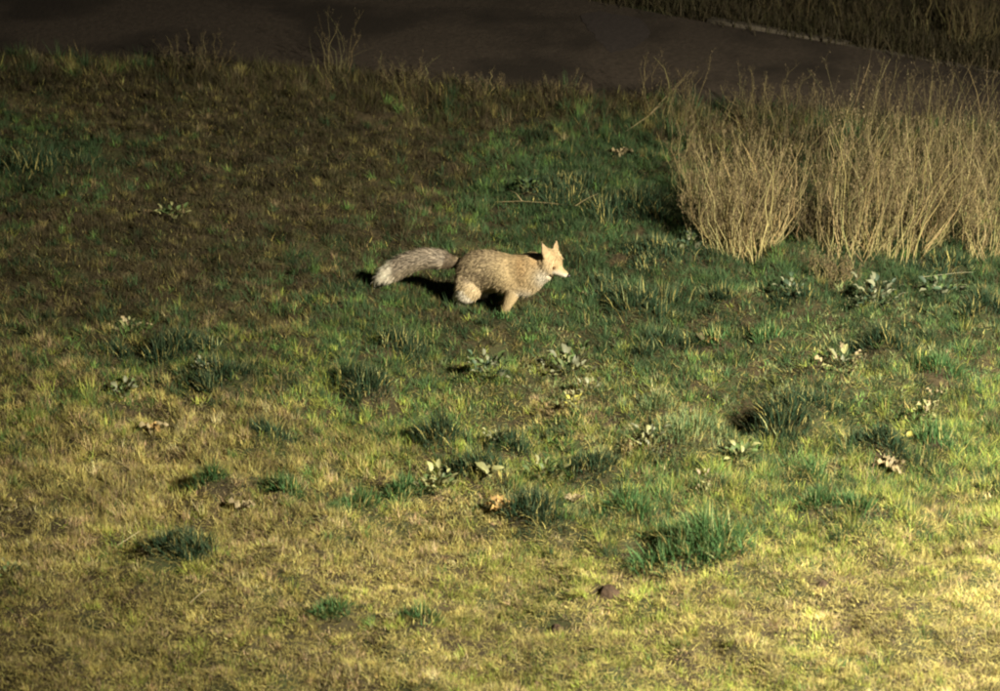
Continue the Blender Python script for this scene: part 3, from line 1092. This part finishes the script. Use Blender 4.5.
def nearest_bone(p):
    best = np.full(len(p), 1e9)
    bi = np.zeros(len(p), int)
    bt = np.zeros(len(p))
    for k, (reg, a, b, r) in enumerate(BONES):
        ab = b - a
        t = np.clip(((p - a) @ ab) / (ab @ ab), 0, 1)
        d = np.linalg.norm(p - a - t[:, None] * ab, axis=1) / r
        if reg == 'ear':
            d = d * .8
        u = d < best
        best[u], bi[u], bt[u] = d[u], k, t[u]
    return bi, bt


def coat(p, nrm):
    """red fox in pale winter coat: colour of the hair at points p"""
    bi, bt = nearest_bone(p)
    reg = np.array([b[0] for b in BONES])[bi]
    x, y, z = p.T
    u = x * US + 560
    v = V0 - z * VS - y * YS
    side = np.abs(nrm[:, 1])
    n1 = fbm(x * 1.0 + 5, z + y * .7 + 3, 45, 61, 3)
    n2 = fbm(x + 2, z * .6 + y + 1, 110, 71, 2)
    c = np.tile(TAN, (len(p), 1))
    low = sm(.25, .13, z)                                 # pale belly and lower flank
    c = c * (1 - .6 * low[:, None]) + CREAM * .6 * low[:, None]
    # grizzled grey hind back
    gz = sm(650, 555, u) * sm(285, 235, v)
    c = c * (1 - .65 * gz[:, None]) + GREY * .65 * gz[:, None]
    sp_ = gz * (n2 > .56) * .7
    c = c * (1 - sp_[:, None]) + DARKB * sp_[:, None]
    # paler flank
    fl = np.exp(-(((u - 605) / 48) ** 2 + ((v - 222) / 52) ** 2)) * .55
    c = c * (1 - fl[:, None]) + np.array([.55, .43, .24]) * fl[:, None]
    # rusty shoulder and nape
    rs = (np.exp(-(((u - 690) / 24) ** 2 + ((v - 190) / 55) ** 2)) * .75 + np.exp(-(((u - 745) / 22) ** 2 + ((v - 165) / 30) ** 2)) * .7) * (.55 + .8 * n1)
    rs = np.clip(rs * .6, 0, .6)
    c = c * (1 - rs[:, None]) + RUST * 1.25 * rs[:, None]
    # pale throat and chest
    ch = np.clip(np.exp(-(((u - 772) / 30) ** 2 + ((v - 232) / 34) ** 2)) + np.exp(-(((u - 700) / 40) ** 2 + ((v - 302) / 22) ** 2)) * .8, 0, 1)
    c = c * (1 - ch[:, None]) + WHITE * ch[:, None]
    q = p - HC
    tt, ss, uu = q @ fwd, q @ rgt, q @ upv
    hd = np.isin(reg, ['head', 'muzzle'])
    face = np.array([.40, .295, .16]) * (0.85 + .3 * n1)[:, None]
    wh = np.clip(sm(-.010, -.030, uu) + sm(.04, .075, tt) * sm(.012, -.008, uu), 0, 1)
    face = face * (1 - wh[:, None]) + WHITE * wh[:, None]
    fr_ = sm(-.005, .03, uu) * sm(.06, .02, tt) * .35
    face = face * (1 - fr_[:, None]) + RUST * fr_[:, None]
    tear = np.exp(-(((tt - .072) / .018) ** 2 + ((uu + .004) / .008) ** 2)) * .5
    face = face * (1 - tear[:, None]) + RUST * tear[:, None]
    rim = np.exp(-(((tt - .047) / .013) ** 2 + ((uu - .010) / .009) ** 2)) * .75
    face = face * (1 - rim[:, None]) + DARKB * rim[:, None]
    c = np.where(hd[:, None], face, c)
    er = reg == 'ear'
    inner = (nrm @ fwd) > -.05
    ec = np.where(inner[:, None], np.array([.36, .26, .15]), np.array([.05, .036, .026]))
    c = np.where((er & (bt > .12))[:, None], ec, c)
    th = reg == 'thigh'
    tcx = sm(236, 268, v) * .97
    c = np.where(th[:, None], c * (1 - tcx[:, None]) + WHITE * 1.2 * tcx[:, None], c)
    fl_ = reg == 'foreleg'
    c = np.where(fl_[:, None], np.array([.42, .32, .18]) * (.85 + .3 * n1)[:, None], c)
    hf = reg == 'hindfoot'
    c = np.where(hf[:, None], np.array([.12, .085, .055]) * (.6 + .8 * n1)[:, None], c)
    ta = reg == 'tail'
    tl = TGREY * (.65 + .7 * n1)[:, None]
    tl = np.where((n2 > .58)[:, None], tl * .5, tl)
    un = sm(0, -.5, nrm[:, 2]) * sm(150, 200, u)
    tl = tl * (1 - .3 * un[:, None]) + CREAM * .3 * un[:, None]
    rt = sm(372, 412, u)
    tl = tl * (1 - .8 * rt[:, None]) + DARKB * .8 * rt[:, None]
    tp = sm(188, 164, u + (n1 - .5) * 24)
    tl = tl * (1 - tp[:, None]) + WHITE * 1.28 * tp[:, None]
    c = np.where(ta[:, None], tl, c)
    rtb = sm(440, 424, u) * sm(205, 190, v) * (~ta)
    c = c * (1 - .75 * rtb[:, None]) + DARKB * .75 * rtb[:, None]
    return c, reg, bi


nr = np.zeros(nv * 3, np.float32)
body_me.vertices.foreach_get('normal', nr)
nr = nr.reshape(-1, 3).astype(float)
bc, _, _ = coat(co, nr)
a = body_me.attributes.new('Col', 'FLOAT_COLOR', 'POINT')
c4 = np.ones((nv, 4), np.float32)
c4[:, :3] = bc * .8
a.data.foreach_set('color', c4.ravel())
body_me.polygons.foreach_set('use_smooth', np.ones(len(body_me.polygons), bool))
body_me.update()

FOX_Z = gh(FOX_X, FOX_Y) - .012
fox_u0 = 350 + 560 / 4.0                                   # photo pixel of u = 560
fox_loc = (ground_at(fox_u0, FOX_PX[1])[0], FOX_Y, FOX_Z)
fox = thing('fox', 'pale tan fox trotting right across the grass, grey brush with white tip', 'fox', fox_loc)
body = obj('body', body_me, M_SKIN, parent=fox)

# fur
body_me.calc_loop_triangles()
lt = np.zeros(len(body_me.loop_triangles) * 3, np.int32)
body_me.loop_triangles.foreach_get('vertices', lt)
lt = lt.reshape(-1, 3)
A_, B_, C_ = co[lt[:, 0]], co[lt[:, 1]], co[lt[:, 2]]
ar = np.linalg.norm(np.cross(B_ - A_, C_ - A_), axis=1)
NF = 80000
ti = rng.choice(len(lt), NF, p=ar / ar.sum())
r1, r2 = np.sqrt(rng.random(NF)), rng.random(NF)
w0, w1, w2 = (1 - r1)[:, None], (r1 * (1 - r2))[:, None], (r1 * r2)[:, None]
pp = A_[ti] * w0 + B_[ti] * w1 + C_[ti] * w2
nn = nr[lt[ti, 0]] * w0 + nr[lt[ti, 1]] * w1 + nr[lt[ti, 2]] * w2
nn /= np.linalg.norm(nn, axis=1)[:, None]
fc, reg, bi = coat(pp, nn)
flow = np.array([b[2] - b[1] for b in BONES])[bi]
flow /= np.linalg.norm(flow, axis=1)[:, None]
flow = flow + np.where(np.isin(reg, ['rump', 'chest', 'neck'])[:, None], np.array([-.1, 0, -.55]), 0)
flow = flow + rng.normal(0, .22, (NF, 3))
flow = flow - nn * np.sum(flow * nn, 1)[:, None]
flow /= np.linalg.norm(flow, axis=1)[:, None] + 1e-9
LEN = {'rump': .024, 'chest': .022, 'neck': .022, 'head': .009, 'muzzle': .004, 'ear': .006, 'thigh': .018, 'foreleg': .008, 'hindfoot': .008, 'tail': .040}
fl = np.array([LEN[r] for r in reg]) * rng.uniform(.6, 1.25, NF) * np.where(rng.random(NF) < .12, 1.6, 1.0)
lift = np.where(reg == 'tail', .42, .32)[:, None] + rng.normal(0, .1, (NF, 1))
d1 = flow + nn * lift * 1.3
d1 /= np.linalg.norm(d1, axis=1)[:, None]
d2 = flow + nn * lift * .35 + np.array([0, 0, -.12])
d2 /= np.linalg.norm(d2, axis=1)[:, None]
sd_ = np.cross(flow, nn)
hw_ = (np.where(np.isin(reg, ['head', 'muzzle', 'ear']), .0009, .0015) * rng.uniform(.7, 1.3, NF))[:, None]
b0 = pp - nn * .001
b1 = b0 + d1 * (fl * .5)[:, None]
b2 = b1 + d2 * (fl * .5)[:, None]
Vf = np.stack([b0 - sd_ * hw_, b0 + sd_ * hw_, b1 - sd_ * hw_ * .8, b1 + sd_ * hw_ * .8, b2], 1).reshape(-1, 3)
k = (np.arange(NF) * 5)[:, None]
Ff = np.concatenate([k + [0, 1, 3], k + [0, 3, 2], k + [2, 3, 4]], 1).reshape(-1, 3)
fc = fc * rng.uniform(.72, 1.28, NF)[:, None]
tipw = (reg == 'tail') & (pp[:, 0] * US + 560 < 180)
dk = ~tipw & (rng.random(NF) < np.where(reg == 'rump', .16, np.where(reg == 'tail', .2, .02)))
fc = np.where(dk[:, None], fc * .35, fc)
Cf = np.repeat(fc, 5, 0)
obj('fur', np_mesh('fur', Vf, Ff, Cf), M_FUR, parent=body, kind='stuff')


def ball(name, c, r, mat, parent, scale=(1, 1, 1), n=10):
    V, F = [], []
    for i in range(n + 1):
        for j in range(n * 2):
            th, ph = math.pi * i / n, math.pi * j / n
            V.append((c[0] + r * scale[0] * math.sin(th) * math.cos(ph), c[1] + r * scale[1] * math.sin(th) * math.sin(ph), c[2] + r * scale[2] * math.cos(th)))
    for i in range(n):
        for j in range(n * 2):
            F.append((i * n * 2 + j, (i + 1) * n * 2 + j, (i + 1) * n * 2 + (j + 1) % (n * 2), i * n * 2 + (j + 1) % (n * 2)))
    return obj(name, np_mesh(name, V, F, smooth=True), mat, parent=parent)


for sd in (-1, 1):
    ball('eye', H(.045, sd * .044, .010), .0118, M_EYE, fox, (1, 1, .9))
ball('nose', H(HL + .003, 0, .000), .0115, M_NOSE, fox, (1, 1.1, .8))

# ------------------------------------------------------------------ the street lamp that lights the lawn (behind and right of the camera)
lp = thing('street_lamp', 'street lamp on a tall grey post lighting the lawn from the right', 'street lamp', (LAMP_POS.x + 1.02, LAMP_POS.y - 0.25, 0))


def tube(name, a, b, r0, r1, mat, parent, seg=14):
    a, b = Vector(a), Vector(b)
    d = (b - a).normalized()
    s = d.orthogonal().normalized()
    t = d.cross(s)
    V = [tuple(q + (s * math.cos(2 * math.pi * j / seg) + t * math.sin(2 * math.pi * j / seg)) * r) for q, r in ((a, r0), (b, r1)) for j in range(seg)]
    F = [(j, (j + 1) % seg, (j + 1) % seg + seg, j + seg) for j in range(seg)]
    me = bpy.data.meshes.new(name)
    me.from_pydata(V, [], F + [tuple(range(seg - 1, -1, -1)), tuple(range(seg, 2 * seg))])
    me.update()
    return obj(name, me, mat, parent=parent)


tube('post', (0, 0, -.3), (0, 0, LAMP_POS.z + .30), .075, .05, M_METAL, lp)
tube('arm', (0, 0, LAMP_POS.z + .26), (-.95, .22, LAMP_POS.z + .26), .03, .028, M_METAL, lp)
tube('lamp_head', (-1.02, .25, LAMP_POS.z + .10), (-.97, .24, LAMP_POS.z + .27), .17, .07, M_METAL, lp)
ld = bpy.data.lights.new('lamp_light', 'SPOT')
ld.energy = LAMP_POWER
ld.color = LAMP_COLOR
ld.spot_size = LAMP_SIZE
ld.spot_blend = 1.0
ld.shadow_soft_size = .12
lo = bpy.data.objects.new('lamp_light', ld)
COL.objects.link(lo)
lo.location = LAMP_POS
lo.rotation_euler = (LAMP_AIM - LAMP_POS).to_track_quat('-Z', 'Y').to_euler()
